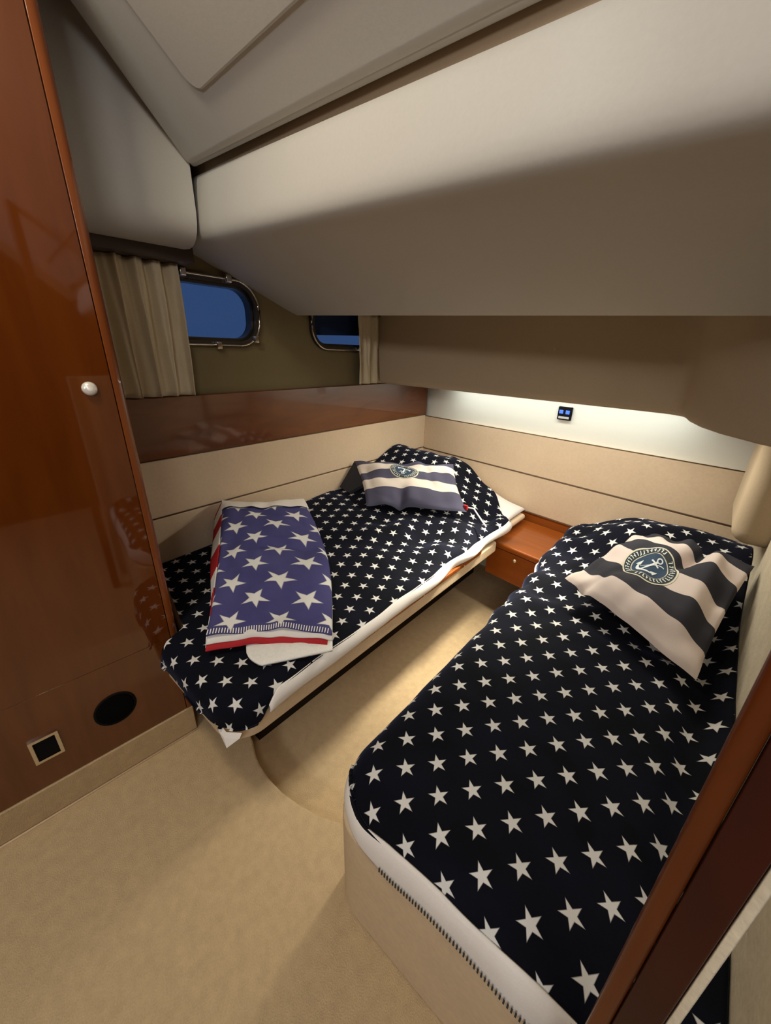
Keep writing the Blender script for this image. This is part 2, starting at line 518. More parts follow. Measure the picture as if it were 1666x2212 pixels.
# hull liner built as one sheet with two real openings
bm = bmesh.new()
outer = [(0.25, 0.95), (2.3, 0.95), (2.3, 2.1), (0.25, 2.1)]
loops = [outer] + [rr(*p) for p in ports]
geom = []
for lp in loops:
    vv = [bm.verts.new(L(HW, a, b)) for a, b in lp]
    geom += [bm.edges.new((vv[i], vv[(i + 1) % len(vv)])) for i in range(len(vv))]
bmesh.ops.triangle_fill(bm, use_beauty=True, use_dissolve=False, edges=geom)
for f in list(bm.faces):      # keep the openings empty
    c = f.calc_center_median()
    ct, cz = c.dot(VV), c.z
    for (t0, t1, z0, z1, r) in ports:
        if t0 < ct < t1 and z0 < cz < z1:
            dx = max(abs(ct - (t0 + t1) / 2) - ((t1 - t0) / 2 - r), 0); dz = max(abs(cz - (z0 + z1) / 2) - ((z1 - z0) / 2 - r), 0)
            if math.hypot(dx, dz) < r - 1e-4:
                bm.faces.remove(f); break
ex = bmesh.ops.extrude_face_region(bm, geom=list(bm.faces))
for v in ex['geom']:
    if isinstance(v, bmesh.types.BMVert): v.co -= UU * 0.05
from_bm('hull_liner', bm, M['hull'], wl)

for wi, (t0, t1, z0, z1, r) in enumerate(ports):
    w = empty('window_%d' % (wi + 1), L(HW, (t0 + t1) / 2, z0)); w['kind'] = 'structure'

    def ring(name, off_in, off_out, s0, s1, mat, par):
        a = rr(t0 + off_in, t1 - off_in, z0 + off_in, z1 - off_in, r - off_in)
        b = rr(t0 - off_out, t1 + off_out, z0 - off_out, z1 + off_out, r + off_out)
        n = len(a); vs = []
        for s_ in (s0, s1):
            vs += [L(s_, *p) for p in a] + [L(s_, *p) for p in b]
        fs = []
        for i in range(n):
            j = (i + 1) % n
            fs += [(i, j, n + j, n + i), (2 * n + i, 3 * n + i, 3 * n + j, 2 * n + j), (n + i, n + j, 3 * n + j, 3 * n + i), (i, 2 * n + i, 2 * n + j, j)]
        return mk(name, vs, fs, mat, par)
    fr = ring('window_frame', 0.006, 0.016, HW + 0.001, HW + 0.016, M['chrome_dark'], w)
    pts = [L(HW + 0.016, a, b) for a, b in rr(t0 - 0.010, t1 + 0.010, z0 - 0.010, z1 + 0.010, r + 0.010)]
    tube('chrome_rim', pts, 0.0045, M['chrome'], w, 6, True)
    ring('inner_rim', 0.016, -0.004, HW - 0.045, HW - 0.002, M['chrome_dark'], w)
    prism('pane', rr(t0 + 0.008, t1 - 0.008, z0 + 0.008, z1 - 0.008, r - 0.008), HW - 0.034, HW - 0.030, lambda a, b, h: L(h, a, b), M['glass'], w)
    for tc_, zc_ in ((t0 + 0.30, z0 - 0.012), (t1 - 0.02, z0 + 0.015), (t0 + 0.20, z1 + 0.010), (t0 + 0.37, z1 + 0.010)):
        box('dog_clip', tc_ - 0.012, tc_ + 0.012, zc_ - 0.014, zc_ + 0.014, HW + 0.016, HW + 0.034, lambda a, b, h: L(h, a, b), M['chrome'], w, 0.005, 2)
    if wi == 1:
        prism('shade', [(t0 + 0.01, 1.268), (t1 - 0.01, 1.282), (t1 - 0.01, z1 - 0.004), (t0 + 0.04, z1 - 0.004), (t0 + 0.01, z1 - 0.05)], HW - 0.028, HW - 0.024, lambda a, b, h: L(h, a, b), M['navy_shade'], w)

# upholstered panels and the varnished board of the hull side
TEND = t_head(S_LEFT) - 0.012
for z0, z1 in ((0.155, 0.377), (0.380, 0.590), (0.593, 0.812)):
    box('upholstered_panel', S_LEFT - 0.05, S_LEFT, 0.30, TEND, z0, z1, L, M['suede'], wl, 0.006, 3)
for zz in (0.3785, 0.5915, 0.814):
    tube('piping', [L(S_LEFT - 0.002, 0.30, zz), L(S_LEFT - 0.002, TEND, zz)], 0.0022, M['piping'], wl, 6)
trim = box('trim_1', S_LEFT - 0.06, S_LEFT + 0.004, 0.30, TEND + 0.002, 0.816, 1.035, L, M['wood_h'], None, 0.004, 2)
trim['kind'] = 'structure'
trim['label'] = 'glossy varnished cherry board along the hull side below the windows'
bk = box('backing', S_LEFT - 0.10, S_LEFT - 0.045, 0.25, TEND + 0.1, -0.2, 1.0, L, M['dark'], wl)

# ------------------------------------------------------------------ headboard wall
XL, XR = -1.872, -0.062
wb = empty('wall_back', (-0.95, 2.0, 0)); wb['kind'] = 'structure'
box('wall_liner', XL - 0.15, 0.15, 2.012, 2.06, -0.15, 1.45, XYZ, M['white_liner'], wb)
for z0, z1 in ((0.372, 0.584), (0.587, 0.806)):
    box('upholstered_panel', XL, XR, 1.985, 2.012, z0, z1, XYZ, M['suede'], wb, 0.006, 3)
for zz in (0.3705, 0.5855, 0.8075):
    tube('piping', [(XL, 1.986, zz), (XR, 1.986, zz)], 0.0022, M['piping'], wb, 6)
tube('piping', [(XL + 0.002, 1.984, 0.37), (XL + 0.002, 1.984, 0.806)], 0.003, M['piping'], wb, 6)
box('backsplash', XL, XR, 1.993, 2.012, 0.20, 0.369, XYZ, M['wood_n'], wb, 0.003, 2)

# ------------------------------------------------------------------ right side wall
wr = empty('wall_right', L(S_RIGHT, 1.2, 0)); wr['kind'] = 'structure'
box('woven_panel', S_RIGHT, S_RIGHT + 0.04, 0.30, t_head(S_RIGHT) - 0.03, -0.12, 1.06, L, M['weave'], wr, 0.004, 2)

# ------------------------------------------------------------------ overhead locker above the headboard, wrapping round to the right
pth = [(-1.86, 1.50), (-1.20, 1.50), (-0.60, 1.50), (-0.44, 1.50), (-0.375, 1.495), (-0.335, 1.470), (-0.315, 1.43), (-0.290, 1.36), (-0.245, 1.27), (-0.19, 1.19), (-0.12, 1.12), (-0.03, 1.06), (0.06, 0.98)]
front = []
for i, p in enumerate(pth):
    q0 = Vector(pth[max(0, i - 1)]); q1 = Vector(pth[min(len(pth) - 1, i + 1)])
    d = (q1 - q0).normalized()
    front.append((Vector(p), Vector((d.y, -d.x))))    # outward normal towards the cabin
prof = [(-0.55, 1.036), (-0.20, 1.036), (-0.03, 1.036), (-0.012, 1.040), (-0.003, 1.050), (0.0, 1.066), (0.002, 1.15), (0.004, 1.25), (0.004, 1.42)]
vs, fs = [], []
for p, nrm in front:
    for d, z in prof:
        q = p + nrm * d if d > -0.1 else Vector((p.x, 1.99 if d < -0.4 else 1.8)) if p.x < -0.3 else p + Vector((0.5, 0.6)) * (-d)
        vs.append((q.x, q.y, z))
k = len(prof)
for i in range(len(front) - 1):
    for j in range(k - 1):
        fs.append((i * k + j, (i + 1) * k + j, (i + 1) * k + j + 1, i * k + j + 1))
lock = mk('trim_2', vs, fs, M['liner2'], None, True)
lock['kind'] = 'structure'
lock['label'] = 'beige padded overhead soffit above the headboard, curving round at right'

# padded block hanging below the soffit at the right wall
blk = box('trim_3', 0.112, 0.26, 1.55, 1.93, 0.665, 1.032, L, M['liner2'], None, 0.045, 5)
blk['kind'] = 'structure'
blk['label'] = 'rounded cream padded block on the wall beside the headboard'

# ------------------------------------------------------------------ big moulded soffit crossing the cabin
cs = [(0.64, 1.70, -0.122), (0.52, 1.676, -0.122), (0.505, 1.668, -0.121), (0.498, 1.650, -0.120), (0.492, 1.61, -0.112), (0.488, 1.57, -0.104), (0.487, 1.548, -0.099), (0.488, 1.532, -0.097), (0.492, 1.519, -0.095), (0.500, 1.508, -0.093),
      (0.512, 1.501, -0.091), (0.530, 1.494, -0.088), (0.555, 1.485, -0.085), (0.60, 1.467, -0.082), (0.75, 1.413, -0.066), (0.92, 1.352, -0.048), (0.955, 1.340, -0.046), (0.98, 1.333, -0.045), (1.0, 1.335, -0.045), (1.015, 1.345, -0.045), (1.03, 1.37, -0.03), (1.60, 1.39, 0.0)]
xs = [-1.80, -1.50, -1.0, -0.5, 0.0, 0.35]
vs, fs = [], []
for x in xs:
    for y, z, sl in cs:
        vs.append((x, y, z + sl * (x + 1.5)))
k = len(cs)
for i in range(len(xs) - 1):
    for j in range(k - 1):
        fs.append((i * k + j, (i + 1) * k + j, (i + 1) * k + j + 1, i * k + j + 1))
sof = mk('ceiling', vs, fs, M['liner'], None, True)
sof['kind'] = 'structure'
sof['label'] = 'large rounded cream soffit sloping across the cabin'

# recess above the soffit, its shade painted in as brown
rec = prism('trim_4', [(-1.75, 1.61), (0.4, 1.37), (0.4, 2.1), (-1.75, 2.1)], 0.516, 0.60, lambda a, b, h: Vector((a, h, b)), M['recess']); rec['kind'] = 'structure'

# ------------------------------------------------------------------ slanted ceiling panel
E1 = Vector((1, 0, -0.1)).normalized()
TA = math.radians(40)
E2 = Vector((0, -math.cos(TA), math.sin(TA)))
EN = E1.cross(E2).normalized()
if EN.z < 0: EN = -EN
AO = Vector((-1.4, 0.466, 1.673))


def AP(a, b, h):
    return AO + E1 * a + E2 * b + EN * h


ca = empty('ceiling', AO); ca['kind'] = 'structure'; ca['label'] = 'slanted cream ceiling panel with a raised inset'
prism('frame_panel', round_poly([(-0.012, -0.016), (1.9, -0.052), (1.9, 0.70), (0.25, 0.70)], [0.02, 0, 0, 0]), 0.0, 0.040, AP, M['liner'], ca, 0.028, 7)
prism('inset_panel', round_poly([(0.315, 0.078), (1.75, 0.078), (1.75, 0.66), (0.345, 0.66)], [0.035, 0.03, 0.03, 0.03]), -0.005, 0.01, AP, M['liner'], ca, 0.004, 3)
tube('edge_roll', [AP(0.0, -0.012, 0.020), AP(1.9, -0.048, 0.020)], 0.012, M['liner'], ca, 12)
ce = box('ceiling', -1.75, 1.55, -3.0, 0.02, 2.09, 2.14, XYZ, M['liner']); ce['kind'] = 'structure'; ce['label'] = 'cream ceiling over the entrance'
cb = prism('ceiling', [(-0.40, -0.10), (2.2, -0.10), (2.2, 0.80), (-0.40, 0.80)], 0.05, 0.07, AP, M['liner2']); cb['kind'] = 'structure'; cb['label'] = 'backing above the slanted ceiling panel'

# ------------------------------------------------------------------ moulded valance box above the curtain
vp_ = [(-1.66, 1.505), (-1.50, 1.486), (-1.475, 1.487), (-1.450, 1.492), (-1.430, 1.502), (-1.415, 1.516), (-1.405, 1.535), (-1.400, 1.562), (-1.402, 1.70), (-1.405, 2.12), (-1.66, 2.12)]
val = prism('trim_5', vp_, -0.2, 0.478, lambda a, b, h: Vector((a, h, b)), M['liner'], None, 0.0)
val['kind'] = 'structure'
val['label'] = 'cream moulded liner box above the curtain'
pel = box('trim_6', S_LEFT - 0.03, S_LEFT + 0.075, 0.30, 0.74, 1.458, 1.53, L, M['pelmet'], None, 0.003, 2)
pel['kind'] = 'structure'; pel['label'] = 'dark pelmet over the pleated curtain'

# ------------------------------------------------------------------ room behind the photographer
for nm, a in (('wall_rear', (-1.7, 1.6, -3.0, -2.95, 0, 2.14)), ('wall_side', (1.45, 1.5, -3.0, 0.9, -0.1, 2.14)), ('wall_entrance', (-1.72, -1.66, -3.0, 0.3, 0, 2.14)), ('wall_far', (0.1, 1.5, 0.75, 0.80, -0.1, 2.14))):
    o = box(nm, *a, XYZ, M['wood_dark'] if nm in ('wall_side', 'wall_far', 'wall_entrance') else M['liner2']); o['kind'] = 'structure'

# ------------------------------------------------------------------ door post at the right
AW = math.radians(-4.2)
post = empty('door_1', (0.035, 0.255, 0)); post['kind'] = 'structure'; post['label'] = 'dark varnished door post with rounded edge'
ang = math.radians(6.5)
PX, PY = Vector((math.cos(ang), -math.sin(ang), 0)), Vector((math.sin(ang), math.cos(ang), 0))


def PP(a, b, z):
    q = Vector((0.0105, 0.258, 0)) + PX * a + PY * b
    return Vector((q.x, q.y, z))


box('edge_moulding', 0.0, 0.0142, 0.0, 0.030, 0, 2.06, PP, M['wood_post'], post, 0.006, 4)
box('post_board', 0.0145, 0.0385, 0.004, 0.028, 0, 2.06, PP, M['wood_dark'], post, 0.002, 2)
box('door_seal', 0.0388, 0.0450, 0.006, 0.024, 0, 2.06, PP, M['weave'], post, 0.001, 1)

# ================================================================== THINGS
# ------------------------------------------------------------------ wardrobe
WO = Vector((-1.110, -0.1, 0))
WV = Vector((math.sin(AW), math.cos(AW), 0)); WN = Vector((math.cos(AW), -math.sin(AW), 0))


def WP(a, b, z):      # a along the face, b outwards
    q = WO + WV * a + WN * b
    return Vector((q.x, q.y, z))


wd = empty('wardrobe', WP(-0.2, -0.2, 0), 'tall glossy cherry wardrobe with rounded corner at the cabin entrance', 'wardrobe')
box('body', -1.15, 0.225, -0.42, -0.020, 0.104, 2.085, WP, M['wood'], wd, 0.004, 2)
box('plinth', -1.15, 0.262, -0.40, 0.004, 0.002, 0.102, WP, M['carpet2'], wd, 0.004, 2)['label'] = 'ribbed tan carpet plinth'
box('door', -0.55, 0.2435, -0.018, 0.0, 0.392, 2.085, WP, M['wood'], wd, 0.0005, 1)
box('lower_panel', -1.15, 0.2435, -0.018, 0.0, 0.104, 0.3914, WP, M['wood'], wd, 0.0005, 1)
box('door', -1.15, -0.553, -0.018, 0.0, 0.392, 2.085, WP, M['wood'], wd, 0.0005, 1)
cp = round_poly([(0.2455, -0.05), (0.268, -0.05), (0.268, 0.0015), (0.2455, 0.0015)], [0, 0.004, 0.017, 0.001], 7)
prism('corner_post', cp, 0.104, 2.085, WP, M['wood_edge'], wd)
kb = lathe('push_button', [(0.0, 0.0), (0.0145, 0.0), (0.0150, 0.003), (0.013, 0.009), (0.008, 0.012), (0.0, 0.0125)], WP(0.199, 0.0, 1.11), WN, M['knob'], wd)
vt = lathe('vent_ring', [(0.0, 0.0005), (0.052, 0.0005), (0.052, 0.002), (0.048, 0.003), (0.046, 0.002), (0.0, 0.002)], WP(0.071, 0.0, 0.240), WN, M['black'], wd, 32)
lathe('vent_grille', [(0.0, 0.0), (0.045, 0.0), (0.042, 0.0015), (0.0, 0.0015)], WP(0.071, 0.0032, 0.240), WN, M['mesh'], vt, 32)
cf = [(-0.1170, 0.186), (-0.0570, 0.197), (-0.0560, 0.268), (-0.1160, 0.268)]


def frame(name, cx, cz, hw, hh, t, d, mat, par):
    bm = bmesh.new()
    o_ = [(cx - hw, cz - hh), (cx + hw, cz - hh), (cx + hw, cz + hh), (cx - hw, cz + hh)]
    i_ = [(cx - hw + t, cz - hh + t), (cx + hw - t, cz - hh + t), (cx + hw - t, cz + hh - t), (cx - hw + t, cz + hh - t)]
    A_ = [bm.verts.new(WP(a, 0.0005, z)) for a, z in o_]; B_ = [bm.verts.new(WP(a, d, z)) for a, z in o_]
    C_ = [bm.verts.new(WP(a, d, z)) for a, z in i_]; D_ = [bm.verts.new(WP(a, 0.0005, z)) for a, z in i_]
    for i in range(4):
        j = (i + 1) % 4
        bm.faces.new((A_[i], A_[j], B_[j], B_[i])); bm.faces.new((B_[i], B_[j], C_[j], C_[i])); bm.faces.new((C_[i], C_[j], D_[j], D_[i]))
    return from_bm(name, bm, mat, par)


sf = frame('courtesy_light_frame', -0.0865, 0.229, 0.030, 0.038, 0.0075, 0.006, M['chrome'], wd)
sf['label'] = 'square chrome courtesy light frame'
box('light_insert', -0.1085, -0.0645, 0.0006, 0.003, 0.1995, 0.2585, WP, M['black'], sf, 0.001, 1)

et = tube('trim_7', [WP(-1.15, 0.006, 0.001), WP(0.262, 0.006, 0.001)], 0.0035, M['suede'], None, 6)  # pale colour paints the light caught along the carpet edge
et['kind'] = 'structure'; et['label'] = 'carpet edge along the wardrobe plinth, caught light painted pale'

# ------------------------------------------------------------------ curtains


def curtain(name, t0, t1, s, z0, z1, folds, amp, lab):
    c = empty(name, L(s, (t0 + t1) / 2, z0), lab, 'curtain', 'curtains over the hull windows')

    def f(a, b):
        t = t0 + (t1 - t0) * (a + 0.06 * (1 - b) * math.sin(a * 5) * 0.4)
        ph = a * folds * 2 * PI
        am = amp * (0.8 + 0.2 * (1 - b))
        w_ = math.sin(ph + 0.7 * math.sin(b * 3 + a * 4)) + 0.35 * math.sin(2.3 * ph + 1.1)
        z = z0 + (z1 - z0) * b
        return L(s + am * w_ + 0.004 * nz(a * 9, b * 5), t + 0.008 * (1 - b) * math.cos(ph), z)
    o = grid('cloth', f, 120, 24, M['curtain'], c)
    m = o.modifiers.new('thickness', 'SOLIDIFY'); m.thickness = 0.0015
    tube('track', [L(s, t0, z1 + 0.004), L(s, t1, z1 + 0.004)], 0.004, M['pelmet'], c, 6)
    return c


curtain('pleated_curtain', 0.43, 0.708, S_LEFT + 0.022, 1.038, 1.456, 4.5, 0.019, 'cream pleated curtain hanging beside the wardrobe')
curtain('pleated_curtain', 1.575, 1.79, S_LEFT + 0.012, 1.038, 1.375, 3.5, 0.012, 'narrow shaded curtain at the far end of the hull, beside the headboard soffit')

# ------------------------------------------------------------------ left berth
lb = empty('single_berth', L(-1.1, 1.2, ZF), 'low upholstered berth with wooden rail along the hull windows', 'bed')
T0L, SEL = 0.275, -0.690
outl = round_poly([(S_LEFT + 0.004, 0.455), (-1.082, 0.350), (-1.055, T0L), (SEL, T0L), (SEL, 1.69), (-0.790, 1.72), (-0.790, t_head(-0.79) - 0.03), (S_LEFT + 0.004, t_head(S_LEFT) - 0.03)], [0, 0, 0, 0.085, 0, 0, 0, 0], 10)
prism('base_panel', outl, 0.290, 0.347, L, M['suede_base'], lb, 0.010, 3)


def shrink(poly, d):
    c = Vector((sum(p[0] for p in poly) / len(poly), sum(p[1] for p in poly) / len(poly)))
    return [(p[0] - d if p[0] > c.x else p[0], p[1] + (d if p[1] < c.y else 0)) for p in poly]


prism('mattress', shrink(outl, 0.012), 0.349, 0.388, L, M['white'], lb, 0.018, 3)
box('wooden_rail', SEL - 0.012, SEL + 0.004, 0.66, 1.52, 0.345, 0.364, L, M['wood_n'], lb, 0.003, 2)
for tt in (0.80, 1.06, 1.36):
    lathe('snap_stud', [(0, 0), (0.003, 0), (0.0025, 0.0025), (0, 0.003)], L(SEL + 0.004, tt, 0.352), UU, M['chrome'], lb, 10)
box('plinth', S_LEFT + 0.02, -0.965, 0.48, 2.05, ZF + 0.001, 0.289, L, M['dark'], lb)  # near-black colour paints the shade on the recessed plinth
for tt in (1.83,):
    box('mattress_corner', SEL - 0.09, SEL - 0.01, 1.83, 2.07, 0.345, 0.378, L, M['suede'], lb, 0.018, 4)

# ------------------------------------------------------------------ right berth
rb = empty('single_berth', L(-0.1, 1.2, 0), 'upholstered berth beside the door post with tall rounded foot panel', 'bed')
SRB, T0R = -0.425, 0.335
outr = round_poly([(SRB, T0R), (S_RIGHT - 0.003, T0R), (S_RIGHT - 0.003, t_head(S_RIGHT) - 0.03), (SRB, t_head(SRB) - 0.03)], [0.085, 0, 0, 0], 10)
prism('base_panel', [p for p in outr], 0.001, 0.300, L, M['suede_base'], rb, 0.010, 3)
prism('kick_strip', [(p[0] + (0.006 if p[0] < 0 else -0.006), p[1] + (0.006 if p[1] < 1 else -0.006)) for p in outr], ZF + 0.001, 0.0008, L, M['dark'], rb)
prism('mattress', [(p[0] + (0.02 if p[0] < 0 else -0.004), p[1] + (0.02 if p[1] < 1 else -0.006)) for p in outr], 0.302, 0.385, L, M['white'], rb, 0.02, 3)


# ------------------------------------------------------------------ duvets
class Drape:
    """cloth over a rectangle with one rounded corner; cloth coordinates are (s,t) in metres"""

    def __init__(self, s0, s1, t0, t1, r, rr_, ztop, sides, wr):
        self.s0, self.s1, self.t0, self.t1, self.r, self.R, self.ztop, self.sides, self.wr = s0, s1, t0, t1, r, rr_, ztop, sides, wr

    def near(self, s, t):
        """distance outside the rounded outline, nearest point, outward normal. Only the open side and the foot are outside."""
        r = self.r
        lft = self.sides == 'left'
        u = (self.s0 - s) if lft else (s - self.s1)      # >0 outside the long side
        v = self.t0 - t                                  # >0 outside the foot
        cu, cv = u + r, v + r
        if cu > 0 and cv > 0:
            d = math.hypot(cu, cv); nu, nv = cu / d, cv / d
            dist = d - r
        elif cu > cv:
            dist, nu, nv = u, 1.0, 0.0
        else:
            dist, nu, nv = v, 0.0, 1.0
        n = Vector((-nu if lft else nu, -nv))
        return dist, n

    def at(self, s, t, dmax=9.0, extra=0.0):
        d, n = self.near(s, t)
        R = self.R
        if d > dmax:
            s -= n.x * (d - dmax); t -= n.y * (d - dmax); d = dmax
        e = d + R                # distance past the start of the rounding
        z = self.ztop(s, t)
        w = self.wr(s, t)
        if e <= 0:
            return L(s, t, z + w + extra)
        bs, bt = s - n.x * e, t - n.y * e
        zb = self.ztop(bs, bt)
        a = min(e / R, PI / 2)
        drop = R * (1 - math.cos(a)) + max(0.0, e - R * PI / 2)
        out = R * math.sin(a) + 0.10 * max(0.0, e - R * PI / 2)
        k = (1 - 0.6 * min(1, e / R))
        o = out + w * min(1.0, e / R) * 0.8 + extra * math.sin(a)
        return L(bs + n.x * o, bt + n.y * o, zb - drop + w * k + extra * math.cos(a))


def wr_r(s, t):
    f = sm(t, 0.9, 1.25)
    w = 0.004 * nz(s * 4, t * 4, 3) + 0.0025 * nz(s * 11, t * 11, 1)
    w += f * 0.022 * nz(s * 3.0 + t * 4, (t * 8 - s * 4), 7)
    w += 0.008 * sm(-s, 0.20, 0.42) * sm(t, 0.9, 1.3) * math.sin(t * 42 + s * 15)
    return w


def z_r(s, t):
    z = 0.418 + 0.012 * math.exp(-((s + 0.1) / 0.2) ** 2)
    z += 0.155 * math.exp(-((t - 1.80) / 0.30) ** 2) * (0.25 + 0.75 * sm(s, -0.46, -0.12))
    z -= 0.020 * math.exp(-((s - 0.135) / 0.035) ** 2) * (1 - sm(t, 1.2, 1.6))
    z += 0.022 * sm(s, 0.15, 0.205) * (1 - sm(t, 1.4, 1.7))
    z -= 0.14 * sm(t, 1.90, 2.02)
    return z


def wr_l(s, t):
    f = sm(t, 0.8, 1.3)
    w = 0.004 * nz(s * 5, t * 5, 13) + 0.0025 * nz(s * 12, t * 12, 4)
    w += f * 0.024 * nz(s * 2.5 - t * 3, t * 6 + s * 6, 17)
    w += f * 0.011 * math.sin(30 * (t * 0.55 - s * 0.8) + 3 * nz(s * 3, t * 3, 2)) * sm(s, -1.3, -0.9)
    return w


def z_l(s, t):
    z = 0.412 + 0.075 * sm(t, 0.5, 1.45) * (1 - 0.75 * sm(s, -1.25, -0.72))
    z += 0.165 * math.exp(-((t - 1.92) / 0.27) ** 2) * (1 - sm(s, -1.16, -0.70))
    z -= 0.10 * sm(t, t_head(s) - 0.16, t_head(s) - 0.03)
    return z


DR = Drape(-0.425, S_RIGHT, 0.335, 2.0, 0.12, 0.075, z_r, 'left', wr_r)
DL = Drape(S_LEFT, -0.682, 0.266, 2.2, 0.10, 0.045, z_l, 'right', wr_l)


def hem_pts(D, kind, n):
    """points (s,t,normal) along the edge outline of the open side and the foot"""
    out = []
    r = D.r
    if kind == 'left':
        seq = [(D.s1 - 0.01 - (D.s1 - 0.01 - D.s0 - r) * i / 40, D.t0, Vector((0, -1))) for i in range(41)]
        for i in range(1, 16):
            a = i / 16 * PI / 2
            nn = Vector((-math.sin(a), -math.cos(a)))
            seq.append((D.s0 + r + nn.x * r, D.t0 + r + nn.y * r, nn))
        seq += [(D.s0, D.t0 + r + (D.t1 - 0.12 - D.t0 - r) * i / 90, Vector((-1, 0))) for i in range(91)]
    else:
        seq = [(D.s1, D.t1 - 0.42 - (D.t1 - 0.42 - 0.375) * i / 90, Vector((1, 0))) for i in range(91)]
    return seq


def duvet(name, D, mat, label, s_rng, t_rng, ns, nt_, dblack, dhem, side):
    root = empty(name, L((D.s0 + D.s1) / 2, (D.t0 + D.t1) / 2, 0.40), label, 'duvet')

    def lim(s, t):
        if side == 'right':
            if s < -1.05: t = max(t, 0.352 + max(0.0, -1.085 - s) * 0.235 - 0.08 * sm(s, -1.085, -1.05))
            te = 1.77 + 0.21 * sm(-s, 0.64, 0.90) + 0.20 * sm(-s, 1.05, 1.40)
            t = min(t, te)
        return t

    def f(a, b):
        s = s_rng[0] + (s_rng[1] - s_rng[0]) * a
        t = t_rng[0] + (t_rng[1] - t_rng[0]) * b
        return D.at(s, lim(s, t), dblack(s, t))

    def uvf(a, b):
        s = s_rng[0] + (s_rng[1] - s_rng[0]) * a
        t = t_rng[0] + (t_rng[1] - t_rng[0]) * b
        t = lim(s, t)
        d, n = D.near(s, t)
        dm = dblack(s, t)
        if d > dm: s -= n.x * (d - dm); t -= n.y * (d - dm)
        return (s, t)
    o = grid('cover', f, ns, nt_, mat, root, uvf)
    md = o.modifiers.new('thickness', 'SOLIDIFY'); md.thickness = 0.006; md.offset = -1
    seq = hem_pts(D, side, 0)
    rows = 8
    vs, fs = [], []
    for (s, t, n) in seq:
        db = dblack(s, t) - 0.004; dh = dhem(s, t)
        for j in range(rows + 1):
            d = db + (dh - db) * j / rows
            vs.append(D.at(s + n.x * d, t + n.y * d, 9.0, 0.003 + 0.004 * math.sin(PI * j / rows)))
    for i in range(len(seq) - 1):
        for j in range(rows):
            k = i * (rows + 1) + j
            fs.append((k, k + 1, k + rows + 2, k + rows + 1))
    h = mk('hem', vs, fs, M['white'], root, True)
    md = h.modifiers.new('thickness', 'SOLIDIFY'); md.thickness = 0.004; md.offset = 0
    return root, h


def db_r(s, t):
    return 0.016 + 0.014 * nz(s * 8, t * 6, 5) - 0.012 * sm(s, -0.2, 0.1) + 0.05 * sm(t, 0.345, 0.44)


def dh_r(s, t):
    return 0.076 + 0.022 * nz(s * 6, t * 5, 9) + 0.012 * sm(t, 0.345, 0.44)


def db_l(s, t):
    return -0.004 + 0.006 * nz(s * 7, t * 7, 8) + 0.054 * (1 - sm(t, 0.33, 0.42))


def dh_l(s, t):
    return 0.034 + 0.005 * nz(s * 6, t * 6, 6) + 0.006 * (1 - sm(t, 0.36, 0.46))


dv_r, hem_r = duvet('star_duvet', DR, M['stars_r'], 'navy duvet with white stars and white hem on the berth nearest the door post', (-0.52, S_RIGHT - 0.004), (0.24, 1.985), 110, 220, db_r, dh_r, 'left')
dv_l, hem_l = duvet('star_duvet', DL, M['stars_l'], 'navy duvet with white stars on the berth along the hull windows', (S_LEFT + 0.010, -0.62), (0.20, 2.13), 120, 220, db_l, dh_l, 'right')

# row of stitches along the foot hem of the near duvet
vs, fs = [], []
for i in range(46):
    s = -0.265 + 0.0062 * i
    d = dh_r(s, DR.t0) - 0.006
    a = DR.at(s, DR.t0 - d, 9, 0.0095); b = DR.at(s, DR.t0 - d + 0.011, 9, 0.0105)
    c = DR.at(s + 0.0026, DR.t0 - d + 0.011, 9, 0.0105); e = DR.at(s + 0.0026, DR.t0 - d, 9, 0.0095)
    k = len(vs); off = -VV * 0.0012
    vs += [a, b, c, e] + [q + off for q in (a, b, c, e)]
    fs += [(k + 4, k + 5, k + 6, k + 7), (k, k + 1, k + 5, k + 4), (k + 1, k + 2, k + 6, k + 5), (k + 2, k + 3, k + 7, k + 6), (k + 3, k, k + 4, k + 7)]
zp = mk('stitching', vs, fs, M['emb_dark'], hem_r); zp['kind'] = 'stuff'; zp['label'] = 'dark ladder stitching along the white hem'

# sheet corner peeping out under the left duvet
vs = [L(-0.748, 0.271, 0.325), L(-0.720, 0.270, 0.325), L(-0.690, 0.294, 0.325), L(-0.710, 0.268, 0.300)]
o = mk('bed_sheet', vs + [v + Vector((0, 0, 0.012)) + VV * 0.008 for v in vs[:3]], [(0, 3, 1), (1, 3, 2), (0, 1, 5, 4), (1, 2, 6, 5)], M['white'])
tag(o, 'white sheet corner hanging from the foot of the hull berth', 'sheet')

# ------------------------------------------------------------------ white pillow under the far duvet
def pillow_pt(a, b):
    s_ = -1.42 + 0.70 * a
    t_ = 1.86 + (t_head(s_) - 0.035 - 1.86) * b
    e = max(0.0, 16 * a * (1 - a) * b * (1 - b)) ** 0.35
    return L(s_, t_, 0.392 + e * (0.035 + 0.105 * (1 - sm(s_, -1.10, -0.76))))


pw = grid('white_pillow', pillow_pt, 40, 24, M['white'])
md = pw.modifiers.new('thickness', 'SOLIDIFY'); md.thickness = 0.004; md.offset = -1
tag(pw, 'white pillow peeking out at the head of the hull berth', 'pillow')


